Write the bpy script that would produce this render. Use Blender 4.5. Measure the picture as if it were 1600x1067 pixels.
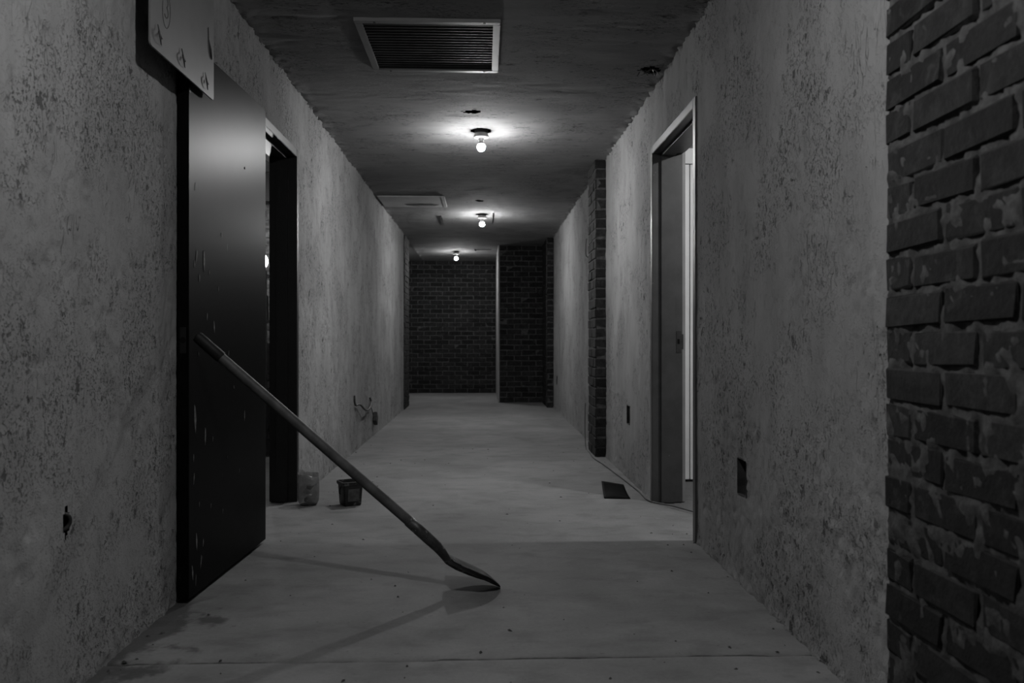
import bpy, bmesh, math, random
import numpy as np
from mathutils import Vector, Matrix

for o in list(bpy.data.objects):
    bpy.data.objects.remove(o)
S = bpy.context.scene
COL = S.collection
random.seed(7)

# ------------------------------------------------------------------ camera
FPX = 1244.4                                     # focal length in pixels of a 1600 px wide frame
cam_d = bpy.data.cameras.new('camera')
cam_d.sensor_fit = 'HORIZONTAL'
cam_d.sensor_width = 36.0
cam_d.lens = 36.0 * FPX / 1600.0
cam_d.clip_start = 0.05
cam_d.dof.use_dof = True
cam_d.dof.focus_distance = 4.0
cam_d.dof.aperture_fstop = 4.0
cam = bpy.data.objects.new('camera', cam_d)
COL.objects.link(cam)
cam.location = (0, 0, 1.0)
cam.rotation_euler = (math.pi / 2, 0, -math.atan(44 / FPX))
S.camera = cam

# ------------------------------------------------------------------ world and exposure
W = bpy.data.worlds.new('world')
S.world = W
W.use_nodes = True
W.node_tree.nodes['Background'].inputs[0].default_value = (0, 0, 0, 1)
W.node_tree.nodes['Background'].inputs[1].default_value = 0.0
S.view_settings.view_transform = 'Standard'
S.view_settings.look = 'None'
S.view_settings.gamma = 1.0
S.view_settings.use_curve_mapping = False
S.view_settings.exposure = 0.0
S.cycles.use_adaptive_sampling = False      # the dim corridor needs every sample
S.cycles.max_bounces = 5
S.cycles.diffuse_bounces = 4
# bulb glow (surface radiance of the glass), one per lamp
GLOW_NEAR, GLOW_1, GLOW_2, GLOW_3 = 2480.0, 3350.0, 3150.0, 2250.0
GLOW_SIDE, GLOW_WORK, GLOW_STORE_FILL = 3300.0, 1000.0, 1300.0

# ------------------------------------------------------------------ dimensions (metres)
XL, XR = -1.175, 1.055          # plaster faces of the corridor
ZC = 2.575                      # ceiling
YB = 15.5                       # brick wall at the end
JOINT_Y = 2.515                 # control joint in the floor slab
YREAR = -4.5                    # wall behind the camera


# ------------------------------------------------------------------ numpy noise
def _hash(ix, iy, seed):
    h = (ix * 374761393 + iy * 668265263 + seed * 1442695041) & 0xFFFFFFFF
    h = ((h ^ (h >> 13)) * 1274126177) & 0xFFFFFFFF
    return ((h ^ (h >> 16)) & 0xFFFF) / 65535.0


def vnoise(x, y, seed=0):
    x = np.asarray(x, float); y = np.asarray(y, float)
    ix = np.floor(x).astype(np.int64); iy = np.floor(y).astype(np.int64)
    fx = x - ix; fy = y - iy
    fx = fx * fx * (3 - 2 * fx); fy = fy * fy * (3 - 2 * fy)
    a = _hash(ix, iy, seed); b = _hash(ix + 1, iy, seed)
    c = _hash(ix, iy + 1, seed); d = _hash(ix + 1, iy + 1, seed)
    return (a + (b - a) * fx) + ((c + (d - c) * fx) - (a + (b - a) * fx)) * fy


def fbm(x, y, seed=0, octv=4):
    s = 0; amp = 1.0; tot = 0
    for k in range(octv):
        s = s + amp * vnoise(x * 2 ** k, y * 2 ** k, seed + 17 * k); tot += amp; amp *= 0.55
    return s / tot


# ------------------------------------------------------------------ mesh helpers
def link(name, me, mat=None, parent=None):
    o = bpy.data.objects.new(name, me)
    COL.objects.link(o)
    if mat is not None and me is not None and not me.materials:
        me.materials.append(mat)
    if parent is not None:
        o.parent = parent
    return o


def mesh(name, verts, faces, smooth=False):
    me = bpy.data.meshes.new(name)
    me.from_pydata([tuple(v) for v in verts], [], [tuple(f) for f in faces])
    me.validate()
    if smooth:
        me.polygons.foreach_set('use_smooth', [True] * len(me.polygons))
    me.update()
    return me


def empty(name, loc=(0, 0, 0), rz=0.0):
    o = bpy.data.objects.new(name, None)
    COL.objects.link(o)
    o.location = loc
    o.rotation_euler = (0, 0, rz)
    o.empty_display_size = 0.1
    return o


def tag(o, label=None, cat=None, group=None, kind=None):
    if label: o['label'] = label
    if cat: o['category'] = cat
    if group: o['group'] = group
    if kind: o['kind'] = kind
    return o


class MB:
    """collects shapes into one mesh"""
    def __init__(self):
        self.v = []; self.f = []

    def add(self, v, f):
        n = len(self.v)
        self.v += [tuple(p) for p in v]
        self.f += [tuple(i + n for i in q) for q in f]
        return self

    def box(self, x0, x1, y0, y1, z0, z1):
        v = [(x0, y0, z0), (x1, y0, z0), (x1, y1, z0), (x0, y1, z0),
             (x0, y0, z1), (x1, y0, z1), (x1, y1, z1), (x0, y1, z1)]
        f = [(0, 3, 2, 1), (4, 5, 6, 7), (0, 1, 5, 4), (1, 2, 6, 5), (2, 3, 7, 6), (3, 0, 4, 7)]
        return self.add(v, f)

    def tube(self, pts, rad, n=12, caps=True):
        pts = [Vector(p) for p in pts]
        if not isinstance(rad, (list, tuple)):
            rad = [rad] * len(pts)
        v = []; f = []
        up = Vector((0.13, 0.21, 0.97))
        prev = None
        for i, p in enumerate(pts):
            t = (pts[min(i + 1, len(pts) - 1)] - pts[max(i - 1, 0)]).normalized()
            if prev is None:
                a = t.cross(up).normalized()
            else:
                a = (prev - t * prev.dot(t)).normalized()
            prev = a
            b = t.cross(a)
            for k in range(n):
                an = 2 * math.pi * k / n
                v.append(p + (a * math.cos(an) + b * math.sin(an)) * rad[i])
        for i in range(len(pts) - 1):
            for k in range(n):
                k2 = (k + 1) % n
                f.append((i * n + k, i * n + k2, (i + 1) * n + k2, (i + 1) * n + k))
        if caps:
            f.append(tuple(range(n))[::-1])
            f.append(tuple((len(pts) - 1) * n + k for k in range(n)))
        return self.add(v, f)

    def lathe(self, prof, n=24, c=(0, 0)):
        v = []; f = []
        for r, z in prof:
            for k in range(n):
                a = 2 * math.pi * k / n
                v.append((c[0] + r * math.cos(a), c[1] + r * math.sin(a), z))
        for i in range(len(prof) - 1):
            for k in range(n):
                k2 = (k + 1) % n
                f.append((i * n + k, i * n + k2, (i + 1) * n + k2, (i + 1) * n + k))
        return self.add(v, f)

    def build(self, name, mat, parent=None, smooth=False, bevel=0.0, seg=2, autosmooth=None):
        me = mesh(name, self.v, self.f, smooth)
        bm = bmesh.new(); bm.from_mesh(me)
        bmesh.ops.remove_doubles(bm, verts=bm.verts, dist=1e-6)
        bmesh.ops.recalc_face_normals(bm, faces=bm.faces)
        if bevel > 0:
            bmesh.ops.bevel(bm, geom=list(bm.edges), offset=bevel, segments=seg, affect='EDGES', clamp_overlap=True)
        bm.to_mesh(me); bm.free()
        if autosmooth:
            me.set_sharp_from_angle(angle=math.radians(autosmooth))
        return link(name, me, mat, parent)


def lines(a, b, step, extra=()):
    """grid coordinates from a to b, exact at the extra break points"""
    br = sorted(set([a, b] + [e for e in extra if a < e < b]))
    out = []
    for p, q in zip(br[:-1], br[1:]):
        n = max(1, int(round((q - p) / step)))
        out += list(np.linspace(p, q, n + 1)[:-1])
    return np.array(out + [b])


def near_lines(a, b, fine0, fine1, fine, step, extra=()):
    """finer spacing between fine0 and fine1"""
    l = [lines(a, fine0, step, extra)[:-1], lines(fine0, fine1, fine, extra)[:-1], lines(fine1, b, step, extra)]
    return np.concatenate(l)


def sheet(name, us, vs, place, disp, mat, holes=(), skip=None, parent=None, flip=False):
    """grid surface; place(u, v, d) -> x, y, z arrays; holes are (u0, u1, v0, v1) openings"""
    U, V = np.meshgrid(us, vs, indexing='ij')
    D = disp(U, V)
    x, y, z = place(U, V, D)
    n, m = U.shape
    co = np.stack([x, y, z], -1).reshape(-1, 3)
    idx = np.arange(n * m).reshape(n, m)
    q = np.stack([idx[:-1, :-1], idx[1:, :-1], idx[1:, 1:], idx[:-1, 1:]], -1)
    uc = (U[:-1, :-1] + U[1:, 1:]) / 2; vc = (V[:-1, :-1] + V[1:, 1:]) / 2
    keep = np.ones(uc.shape, bool)
    for (u0, u1, v0, v1) in holes:
        keep &= ~((uc > u0) & (uc < u1) & (vc > v0) & (vc < v1))
    if skip is not None:
        keep &= ~skip(uc, vc)
    q = q[keep]
    if flip:
        q = q[:, ::-1]
    used, inv = np.unique(q.ravel(), return_inverse=True)
    co = co[used]; q = inv.reshape(-1, 4)
    me = bpy.data.meshes.new(name)
    me.vertices.add(len(co)); me.vertices.foreach_set('co', co.ravel())
    me.loops.add(q.size); me.loops.foreach_set('vertex_index', q.ravel().astype(np.int32))
    me.polygons.add(len(q))
    me.polygons.foreach_set('loop_start', np.arange(0, q.size, 4, dtype=np.int32))
    me.polygons.foreach_set('use_smooth', np.ones(len(q), bool))
    me.update(calc_edges=True); me.validate()
    return link(name, me, mat, parent)


# ------------------------------------------------------------------ materials
ALB = 0.66                      # scales every base colour down so less bounced light fills the shadows
class N:
    def __init__(self, name):
        self.m = bpy.data.materials.new(name)
        self.m.use_nodes = True
        self.t = self.m.node_tree
        self.b = self.t.nodes['Principled BSDF']
        self._tc = None

    def node(self, typ, **kw):
        n = self.t.nodes.new(typ)
        for k, v in kw.items():
            setattr(n, k, v)
        return n

    def lk(self, a, b):
        self.t.links.new(a, b)

    def coord(self, scale=(1, 1, 1), rot=(0, 0, 0), out='Object'):
        if self._tc is None:
            self._tc = self.node('ShaderNodeTexCoord')
        mp = self.node('ShaderNodeMapping')
        mp.inputs['Scale'].default_value = scale
        mp.inputs['Rotation'].default_value = rot
        self.lk(self._tc.outputs[out], mp.inputs['Vector'])
        return mp.outputs[0]

    def noise(self, co, scale, detail=4, rough=0.55, dist=0.0):
        n = self.node('ShaderNodeTexNoise')
        n.inputs['Scale'].default_value = scale
        n.inputs['Detail'].default_value = detail
        n.inputs['Roughness'].default_value = rough
        n.inputs['Distortion'].default_value = dist
        self.lk(co, n.inputs['Vector'])
        return n.outputs['Fac']

    def voro(self, co, scale, feature='F1'):
        n = self.node('ShaderNodeTexVoronoi')
        n.feature = feature
        n.inputs['Scale'].default_value = scale
        self.lk(co, n.inputs['Vector'])
        return n.outputs['Distance']

    def ramp(self, fac, a, b, va=0.0, vb=1.0):
        n = self.node('ShaderNodeMapRange')
        n.interpolation_type = 'SMOOTHSTEP'
        n.inputs['From Min'].default_value = a
        n.inputs['From Max'].default_value = b
        n.inputs['To Min'].default_value = va
        n.inputs['To Max'].default_value = vb
        self.lk(fac, n.inputs['Value'])
        return n.outputs['Result']

    def math(self, op, a, b=None):
        n = self.node('ShaderNodeMath', operation=op)
        for i, v in enumerate((a, b)):
            if v is None: continue
            if isinstance(v, (int, float)): n.inputs[i].default_value = v
            else: self.lk(v, n.inputs[i])
        return n.outputs[0]

    def grey(self, val):
        """scalar -> neutral base colour"""
        val = val * ALB if isinstance(val, (int, float)) else self.math('MULTIPLY', val, ALB)
        n = self.node('ShaderNodeCombineColor')
        for i in range(3):
            if isinstance(val, (int, float)): n.inputs[i].default_value = val
            else: self.lk(val, n.inputs[i])
        self.lk(n.outputs[0], self.b.inputs['Base Color'])

    def bump(self, h, strength=0.5, dist=0.01):
        n = self.node('ShaderNodeBump')
        n.inputs['Strength'].default_value = strength
        n.inputs['Distance'].default_value = dist
        self.lk(h, n.inputs['Height'])
        self.lk(n.outputs[0], self.b.inputs['Normal'])

    def rough(self, r):
        if isinstance(r, (int, float)): self.b.inputs['Roughness'].default_value = r
        else: self.lk(r, self.b.inputs['Roughness'])
        return self

    def spec(self, s):
        self.b.inputs['Specular IOR Level'].default_value = s
        return self


def plaster(name, base, stretch=(1, 1, 1), pits=1.0, dist=0.006, lo=0.44, hi=0.60, cover=0.0):
    n = N(name)
    co = n.coord(stretch)
    raw = n.coord()
    patch = n.ramp(n.noise(raw, 2.6, 4, 0.66), lo, hi)
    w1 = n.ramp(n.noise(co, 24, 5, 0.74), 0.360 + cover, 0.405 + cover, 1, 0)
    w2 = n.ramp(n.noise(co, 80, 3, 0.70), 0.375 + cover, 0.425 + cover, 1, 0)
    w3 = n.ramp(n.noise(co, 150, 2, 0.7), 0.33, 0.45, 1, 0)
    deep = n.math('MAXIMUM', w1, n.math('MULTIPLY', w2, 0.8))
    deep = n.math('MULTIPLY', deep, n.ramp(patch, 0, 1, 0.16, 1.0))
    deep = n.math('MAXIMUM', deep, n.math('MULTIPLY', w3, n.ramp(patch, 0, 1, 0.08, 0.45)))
    trowel = n.noise(n.coord((stretch[0], stretch[1], stretch[2] * 0.4), (0.5, 0.2, 0.3)), 8, 4, 0.6, 0.4)
    # long thin trowel scratches
    ln = n.noise(n.coord((3.0, 3.0, 0.6), (0.75, 0.1, 0.0)), 5.5, 3, 0.55)
    scr = n.ramp(n.math('ABSOLUTE', n.math('SUBTRACT', ln, 0.5)), 0.0, 0.010, 1, 0)
    scr = n.math('MULTIPLY', scr, n.ramp(n.noise(raw, 3.1, 3, 0.6), 0.54, 0.66))
    deep = n.math('MAXIMUM', deep, n.math('MULTIPLY', scr, 0.7))
    fine = n.noise(co, 200, 1, 0.6)
    h = n.math('SUBTRACT', n.math('ADD', n.math('MULTIPLY', trowel, 0.6), n.math('MULTIPLY', fine, 0.12)),
               n.math('MULTIPLY', deep, pits))
    tone = n.ramp(n.noise(raw, 1.1, 3, 0.6), 0.3, 0.7, base * 0.88, base * 1.12)
    tone = n.math('MULTIPLY', tone, n.ramp(trowel, 0.3, 0.7, 0.92, 1.07))
    tone = n.math('MULTIPLY', tone, n.ramp(deep, 0.1, 0.95, 1.0, 0.36))  # shadow inside the pits put into the colour
    n.grey(tone)
    n.rough(0.95).spec(0.05)
    n.bump(h, 0.9, dist)
    return n.m


def concrete():
    n = N('concrete_floor')
    raw = n.coord()
    st = n.coord((1.0, 1.5, 1.0))
    blot = n.noise(raw, 1.3, 4, 0.6, 0.5)
    streak = n.noise(st, 3.5, 6, 0.65, 0.8)
    fine = n.noise(raw, 70, 4, 0.65)
    speck = n.ramp(n.noise(raw, 38, 3, 0.6), 0.29, 0.34, 0.72, 1.0)
    scuff = n.ramp(n.noise(n.coord((1.2, 2.2, 1), (0, 0, 0.25)), 3.2, 7, 0.62, 0.2), 0.30, 0.52, 0.78, 1.0)
    t = n.ramp(blot, 0.3, 0.7, 0.185, 0.250)
    t = n.math('MULTIPLY', t, n.ramp(streak, 0.3, 0.7, 0.86, 1.10))
    t = n.math('MULTIPLY', t, n.ramp(fine, 0.3, 0.7, 0.95, 1.05))
    t = n.math('MULTIPLY', t, n.math('MULTIPLY', speck, scuff))
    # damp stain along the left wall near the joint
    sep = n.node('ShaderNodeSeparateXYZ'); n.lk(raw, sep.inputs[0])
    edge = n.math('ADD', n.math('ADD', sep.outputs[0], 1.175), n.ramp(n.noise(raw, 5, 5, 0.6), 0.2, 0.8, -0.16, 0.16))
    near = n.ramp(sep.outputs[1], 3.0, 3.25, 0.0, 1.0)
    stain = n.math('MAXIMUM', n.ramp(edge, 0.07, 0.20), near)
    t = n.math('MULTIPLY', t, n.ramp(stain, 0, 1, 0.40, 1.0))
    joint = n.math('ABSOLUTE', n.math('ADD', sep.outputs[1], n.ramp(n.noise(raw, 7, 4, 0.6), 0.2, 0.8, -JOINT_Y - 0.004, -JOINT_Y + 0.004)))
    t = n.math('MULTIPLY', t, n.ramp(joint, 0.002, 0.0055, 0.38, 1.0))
    n.grey(t)
    n.rough(n.ramp(streak, 0.3, 0.7, 0.72, 0.88)).spec(0.16)
    h = n.math('ADD', n.math('MULTIPLY', streak, 0.6), n.math('MULTIPLY', fine, 0.25))
    n.bump(h, 0.35, 0.006)
    return n.m


def brick_mat(name, lo, hi, smear, smear_amt=1.0):
    n = N(name)
    oi = n.node('ShaderNodeObjectInfo')
    loc = n.node('ShaderNodeVectorMath', operation='ADD')
    n.lk(n.coord(), loc.inputs[0]); n.lk(oi.outputs['Location'], loc.inputs[1])
    co = loc.outputs[0]
    t = n.ramp(oi.outputs['Random'], 0, 1, lo, hi)
    t = n.math('MULTIPLY', t, n.ramp(n.noise(co, 22, 5, 0.68), 0.3, 0.7, 0.5, 1.5))
    sm = n.ramp(n.noise(co, 13, 5, 0.7, 0.5), 0.53, 0.72, 0.0, smear_amt)
    mx = n.node('ShaderNodeMix'); mx.data_type = 'FLOAT'
    n.lk(sm, mx.inputs[0]); n.lk(t, mx.inputs[2]); mx.inputs[3].default_value = smear
    n.grey(mx.outputs[0])
    n.rough(0.85).spec(0.2)
    n.bump(n.noise(co, 60, 5, 0.7), 0.6, 0.004)
    return n.m


def simple(name, base, rough=0.6, var=0.15, scale=20, bump=0.0, spec=0.4, metal=0.0, speck=None):
    n = N(name)
    co = n.coord()
    t = n.ramp(n.noise(co, scale, 5, 0.6), 0.3, 0.7, base * (1 - var), base * (1 + var))
    if speck:                                            # pale paint flecks: (scale, threshold, value, stretch)
        sc, th, val, stv = speck
        m = n.ramp(n.noise(n.coord(stv), sc, 3, 0.6), th, th + 0.03)
        mx = n.node('ShaderNodeMix'); mx.data_type = 'FLOAT'
        n.lk(m, mx.inputs[0]); n.lk(t, mx.inputs[2]); mx.inputs[3].default_value = val
        t = mx.outputs[0]
    n.grey(t)
    n.rough(rough).spec(spec)
    n.b.inputs['Metallic'].default_value = metal
    if bump:
        n.bump(n.noise(co, scale * 2, 4, 0.6), 0.5, bump)
    return n.m


def glow(name, strength):
    n = N(name)
    n.grey(0.9)
    n.b.inputs['Emission Color'].default_value = (1, 1, 1, 1)
    n.b.inputs['Emission Strength'].default_value = strength
    return n.m


M = {}
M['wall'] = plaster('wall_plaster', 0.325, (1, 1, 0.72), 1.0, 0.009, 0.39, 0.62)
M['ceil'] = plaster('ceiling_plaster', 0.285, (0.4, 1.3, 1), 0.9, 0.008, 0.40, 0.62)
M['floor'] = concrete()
M['brick'] = brick_mat('dark_brick', 0.007, 0.019, 0.036)
M['brickp'] = brick_mat('painted_brick', 0.30, 0.40, 0.2, 0.6)
M['mortar'] = simple('mortar', 0.064, 0.9, 0.4, 30, 0.006, 0.2)
M['mortarp'] = simple('painted_mortar', 0.22, 0.9, 0.4, 30, 0.006, 0.2)
M['frame_dark'] = simple('dark_frame_paint', 0.006, 0.45, 0.2, 12, 0, 0.4, 0, (60, 0.74, 0.12, (1, 1, 0.3)))
M['frame_grey'] = simple('grey_frame_primer', 0.072, 0.42, 0.18, 9, 0, 0.45, 0, (45, 0.74, 0.35, (1, 1, 0.4)))
M['door'] = simple('dark_door_paint', 0.0042, 0.38, 0.2, 10, 0, 0.037, 0, (24, 0.70, 0.10, (1, 1, 0.16)))
M['fleck'] = simple('chipped_paint', 0.13, 0.7, 0.5, 60)
M['white'] = simple('white_paint', 1.10, 0.5, 0.05, 6)
M['roomwall'] = simple('room_plaster', 0.30, 0.8, 0.1, 5, 0.003)
M['board'] = simple('pale_sheet_metal', 0.180, 0.45, 0.08, 5, 0, 0.4, 0, (30, 0.76, 0.15, (1, 1, 1)))
M['ink'] = simple('pen_ink', 0.06, 0.7, 0.2, 30)
M['wire'] = simple('dark_wire', 0.03, 0.5, 0.3, 30)
M['wood'] = simple('worn_wood_handle', 0.075, 0.6, 0.35, 16, 0.002, 0.35)
M['rubber'] = simple('black_rubber', 0.010, 0.6, 0.3, 20, 0.001, 0.2)
M['steel'] = simple('dirty_shovel_steel', 0.05, 0.5, 0.5, 30, 0.002, 0.5, 0.3, (28, 0.60, 0.22, (1, 1, 1)))
M['vent'] = simple('vent_frame_paint', 0.25, 0.5, 0.08, 8)
M['slat'] = simple('dark_vent_slat', 0.05, 0.55, 0.2, 10, 0, 0.15)
M['black'] = simple('black_void', 0.006, 0.8, 0.2, 10, 0, 0.1)
M['porcelain'] = simple('white_porcelain', 0.50, 0.3, 0.05, 8)
M['bucket'] = simple('dirty_black_plastic', 0.014, 0.5, 0.5, 18, 0.002, 0.4, 0, (14, 0.60, 0.10, (1, 1, 1)))
M['label'] = simple('grubby_bucket_label', 0.06, 0.7, 0.4, 40)
M['plate'] = simple('black_sheet', 0.004, 0.7, 0.4, 18, 0.001, 0.05)
M['cable'] = simple('grey_cable', 0.06, 0.6, 0.2, 20)
M['boxsteel'] = simple('rusty_wall_box', 0.03, 0.6, 0.5, 20, 0.002)
M['rubble'] = simple('rubble', 0.10, 0.9, 0.6, 60, 0.003)
M['grit'] = simple('dark_grit', 0.05, 0.9, 0.6, 30)
M['panelboard'] = simple('plasterboard', 0.50, 0.8, 0.06, 5)
M['shelf'] = simple('shelf_steel', 0.30, 0.4, 0.3, 15, 0, 0.5, 0.5)
M['carton'] = simple('carton', 0.2, 0.8, 0.3, 10)


def clear_plastic():
    n = N('cloudy_plastic')
    tr = n.node('ShaderNodeBsdfTransparent')
    tr.inputs[0].default_value = (0.86, 0.86, 0.86, 1)
    n.grey(0.30)
    n.rough(0.3)
    mx = n.node('ShaderNodeMixShader')
    fac = n.ramp(n.noise(n.coord(), 22, 4, 0.6), 0.35, 0.7, 0.18, 0.45)
    n.lk(fac, mx.inputs[0]); n.lk(tr.outputs[0], mx.inputs[1]); n.lk(n.b.outputs[0], mx.inputs[2])
    out = [x for x in n.t.nodes if x.type == 'OUTPUT_MATERIAL'][0]
    n.lk(mx.outputs[0], out.inputs[0])
    return n.m


M['clear'] = clear_plastic()

# ================================================================== THE SETTING
LAMPS = [(-0.02, 1.50), (-0.02, 5.96), (-0.022, 9.87), (-0.482, 13.95)]
# openings
LD = (4.03, 5.06, 2.20)         # left door frame: y0, y1, top
RD = (3.905, 4.965, 2.215)      # right door frame
WALL_BOXES = [(3.165, 3.275, 0.372, 0.517), (5.73, 5.84, 0.398, 0.53), (11.40, 11.51, 0.38, 0.50)]
LEFT_BOX = (2.255, 2.315, 0.435, 0.545)


def wall_disp(seed, amp=1.0):
    def d(u, v):
        big = (fbm(u * 1.3, v * 1.3, seed, 3) - 0.5) * 0.010
        patch = np.clip((fbm(u * 2.1, v * 2.1, seed + 5, 3) - 0.45) * 6, 0, 1)
        rough = (fbm(u * 22, v * 16, seed + 9, 3) - 0.5) * 0.009 * patch
        fine = (fbm(u * 40, v * 30, seed + 11, 2) - 0.5) * 0.003
        pit = -np.clip((fbm(u * 34, v * 24, seed + 13, 4) - 0.57) * 9, 0, 1) * 0.0045 * (0.2 + 0.8 * patch)
        # plaster built up unevenly where the wall meets floor and ceiling
        e = np.exp(-np.abs(v - ZC) / 0.03) + 0.5 * np.exp(-np.abs(v) / 0.05)
        return amp * (big + rough + fine + pit + e * (fbm(u * 26, v * 26, seed + 3, 4) - 0.35) * 0.045)
    return d


lb = LEFT_BOX


def left_skip(u, v):
    r = np.hypot((u - 2.285) / 0.019, (v - 0.49) / 0.038) + (vnoise(u * 60, v * 60, 3) - 0.5) * 0.6
    return r < 1.0


wl = sheet('wall_left', near_lines(YREAR, 11.73, 1.75, 6.5, 0.0085, 0.020, [LD[0], LD[1]]), lines(-0.01, ZC + 0.01, 0.0105, [LD[2]]),
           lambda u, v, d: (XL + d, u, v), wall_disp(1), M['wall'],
           [(LD[0] + .01, LD[1] - .01, -1, LD[2] - .01)], left_skip)
tag(wl, 'long rough trowelled plaster wall beside the dark open door', 'wall', None, 'structure')

ys = near_lines(YREAR, 12.93, 1.8, 6.0, 0.0085, 0.020, [RD[0], RD[1]] + [q for b in WALL_BOXES for q in b[:2]])
zs = lines(-0.01, ZC + 0.01, 0.0105, [RD[2]] + [q for b in WALL_BOXES for q in b[2:]])
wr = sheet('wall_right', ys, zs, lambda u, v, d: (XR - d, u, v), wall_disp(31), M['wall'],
           [(RD[0] + .01, RD[1] - .01, -1, RD[2] - .01)] + WALL_BOXES, None, None, True)
tag(wr, 'rough pitted plaster wall with the grey door frame and recessed boxes', 'wall', None, 'structure')

rear = sheet('wall_rear', lines(XL - .05, XR + .05, 0.05), lines(-0.01, ZC + 0.01, 0.05),
             lambda u, v, d: (u, YREAR + d, v), wall_disp(51), M['wall'])
tag(rear, 'plaster wall closing the corridor behind the viewer', 'wall', None, 'structure')

# ---- floor: two concrete pours with a control joint between them
JY = JOINT_Y


def floor_disp(u, v):
    d = (fbm(u * 1.5, v * 1.5, 71, 3) - 0.5) * 0.006 + (fbm(u * 9, v * 20, 75, 3) - 0.5) * 0.0016
    chip = np.clip((fbm(u * 9, v * 9, 79, 3) - 0.56) * 8, 0, 1)
    return d - np.exp(-np.abs(v - JY) / 0.006) * (0.007 + 0.012 * chip)


fl = sheet('floor', lines(XL - .06, XR + .06, 0.022), lines(YREAR, YB, 0.022, [JY - .012, JY - .004, JY, JY + .004, JY + .012]),
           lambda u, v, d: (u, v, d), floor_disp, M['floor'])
tag(fl, 'worn grey concrete floor with a control joint across it', 'floor', None, 'structure')
fl2 = sheet('floor_alcove', lines(-2.0, XL - .06, 0.05), lines(12.3, YB, 0.05),
            lambda u, v, d: (u, v, d), floor_disp, M['floor'])
tag(fl2, 'concrete floor running round the corner beyond the brick strip', 'floor', None, 'structure')

# ---- ceiling with ragged holes
HOLES = [(-0.085, 5.47, 0.058, 0.045), (0.965, 4.585, 0.060, 0.055), (-0.05, 8.93, 0.045, 0.06)]


def ceil_skip(u, v):
    k = np.zeros(u.shape, bool)
    wob = (vnoise(u * 45, v * 45, 91) - 0.5) * 0.7
    for x, y, a, b in HOLES:
        k |= (np.hypot((u - x) / a, (v - y) / b) + wob) < 1.0
    for x, y in LAMPS:
        k |= (np.hypot(u - x, v - y) / 0.078 + wob * 0.18) < 1.0
    return k


def ceil_disp(u, v):
    big = (fbm(u * 1.2, v * 1.6, 61, 3) - 0.5) * 0.008
    ridge = np.clip((fbm(u * 1.7, v * 4.5, 65, 4) - 0.52) * 5, 0, 1)
    st = (fbm(u * 5, v * 22, 67, 3) - 0.5) * 0.009 * (0.3 + ridge)
    e = np.exp(-np.abs(u - XL) / 0.04) + np.exp(-np.abs(u - XR) / 0.04)
    return big + st + e * (fbm(u * 24, v * 24, 69, 4) - 0.35) * 0.040


yex = sorted([y for h in HOLES for y in (h[1] - .09, h[1] + .09)] + [y for p in LAMPS for y in (p[1] - .1, p[1] + .1)])
cl = sheet('ceiling', lines(XL - .03, XR + .03, 0.015), lines(YREAR, YB, 0.0165),
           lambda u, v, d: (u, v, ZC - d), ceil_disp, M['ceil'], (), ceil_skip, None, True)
tag(cl, 'rough plastered ceiling with ragged holes and bare bulbs', 'ceiling', None, 'structure')
cl2 = sheet('ceiling_alcove', lines(-2.0, XL - .03, 0.05), lines(12.3, YB, 0.05),
            lambda u, v, d: (u, v, ZC - d), ceil_disp, M['ceil'], (), None, None, True)
tag(cl2, 'plastered ceiling round the corner beyond the brick strip', 'ceiling', None, 'structure')
sl = MB().box(-2.1, XR + .1, YREAR - .1, YB + .2, ZC + 0.13, ZC + 0.18).build('ceiling_slab', M['black'])  # coloured black so the ceiling holes stay dark under the lamps
tag(sl, 'slab coloured black to darken the ragged ceiling holes', 'ceiling', None, 'structure')

# ---- bricks ----------------------------------------------------------------
CH, BL, BH, JT = 0.0858, 0.240, 0.0745, 0.0115      # course, module, brick height, joint


def brick_mesh(L, D, seed, H=BH, jit=0.0030):
    rnd = random.Random(seed)
    bm = bmesh.new()
    bmesh.ops.create_cube(bm, size=1.0)
    for v in bm.verts:
        v.co = Vector((v.co.x * L, v.co.y * D, v.co.z * H))
    bmesh.ops.bevel(bm, geom=list(bm.edges), offset=0.0045, segments=1, affect='EDGES')
    for v in bm.verts:
        v.co += Vector((rnd.uniform(-jit, jit), rnd.uniform(-jit, jit), rnd.uniform(-jit, jit)))
    me = bpy.data.meshes.new('brick')
    bm.to_mesh(me); bm.free()
    return me


_bc = {}


def brick_variant(L, D, mat, k):
    key = (round(L, 3), round(D, 3), mat.name, k)
    if key not in _bc:
        me = brick_mesh(L, D, hash(key[:2]) % 1000 + k * 31)
        me.materials.append(mat)
        _bc[key] = me
    return _bc[key]


def lay_bricks(parent, p0, along, out, length, depth, z0, z1, mat, rnd, proud=0.0, half_first=False):
    """courses of bricks: p0 = face corner at floor, along = unit direction of the wall, out = outward normal"""
    along = Vector(along); out = Vector(out)
    n = int(round((z1 - z0) / CH))
    ang = math.atan2(along.y, along.x)
    for c in range(n):
        z = z0 + (c + 0.5) * CH
        s = 0.0
        first = (c % 2 == 0) ^ half_first
        segs = []
        if not first:
            segs.append((0.0, min(BL / 2, length))); s = BL / 2
        while s < length - 0.03:
            segs.append((s, min(s + BL, length))); s += BL
        for a, b in segs:
            L = b - a - JT
            if L < 0.02: continue
            mid = Vector(p0) + along * ((a + b) / 2) + out * (proud - depth / 2 + rnd.uniform(-0.003, 0.003))
            o = bpy.data.objects.new('brick', brick_variant(L, depth, mat, rnd.randrange(5)))
            COL.objects.link(o)
            o.parent = parent
            hh = min(z + BH / 2, z1) - (z - BH / 2)
            o.location = (mid.x, mid.y, z + rnd.uniform(-0.0035, 0.0035))
            o.rotation_euler = (rnd.uniform(-.014, .014), rnd.uniform(-.016, .016), ang + rnd.uniform(-.006, .006))


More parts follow.
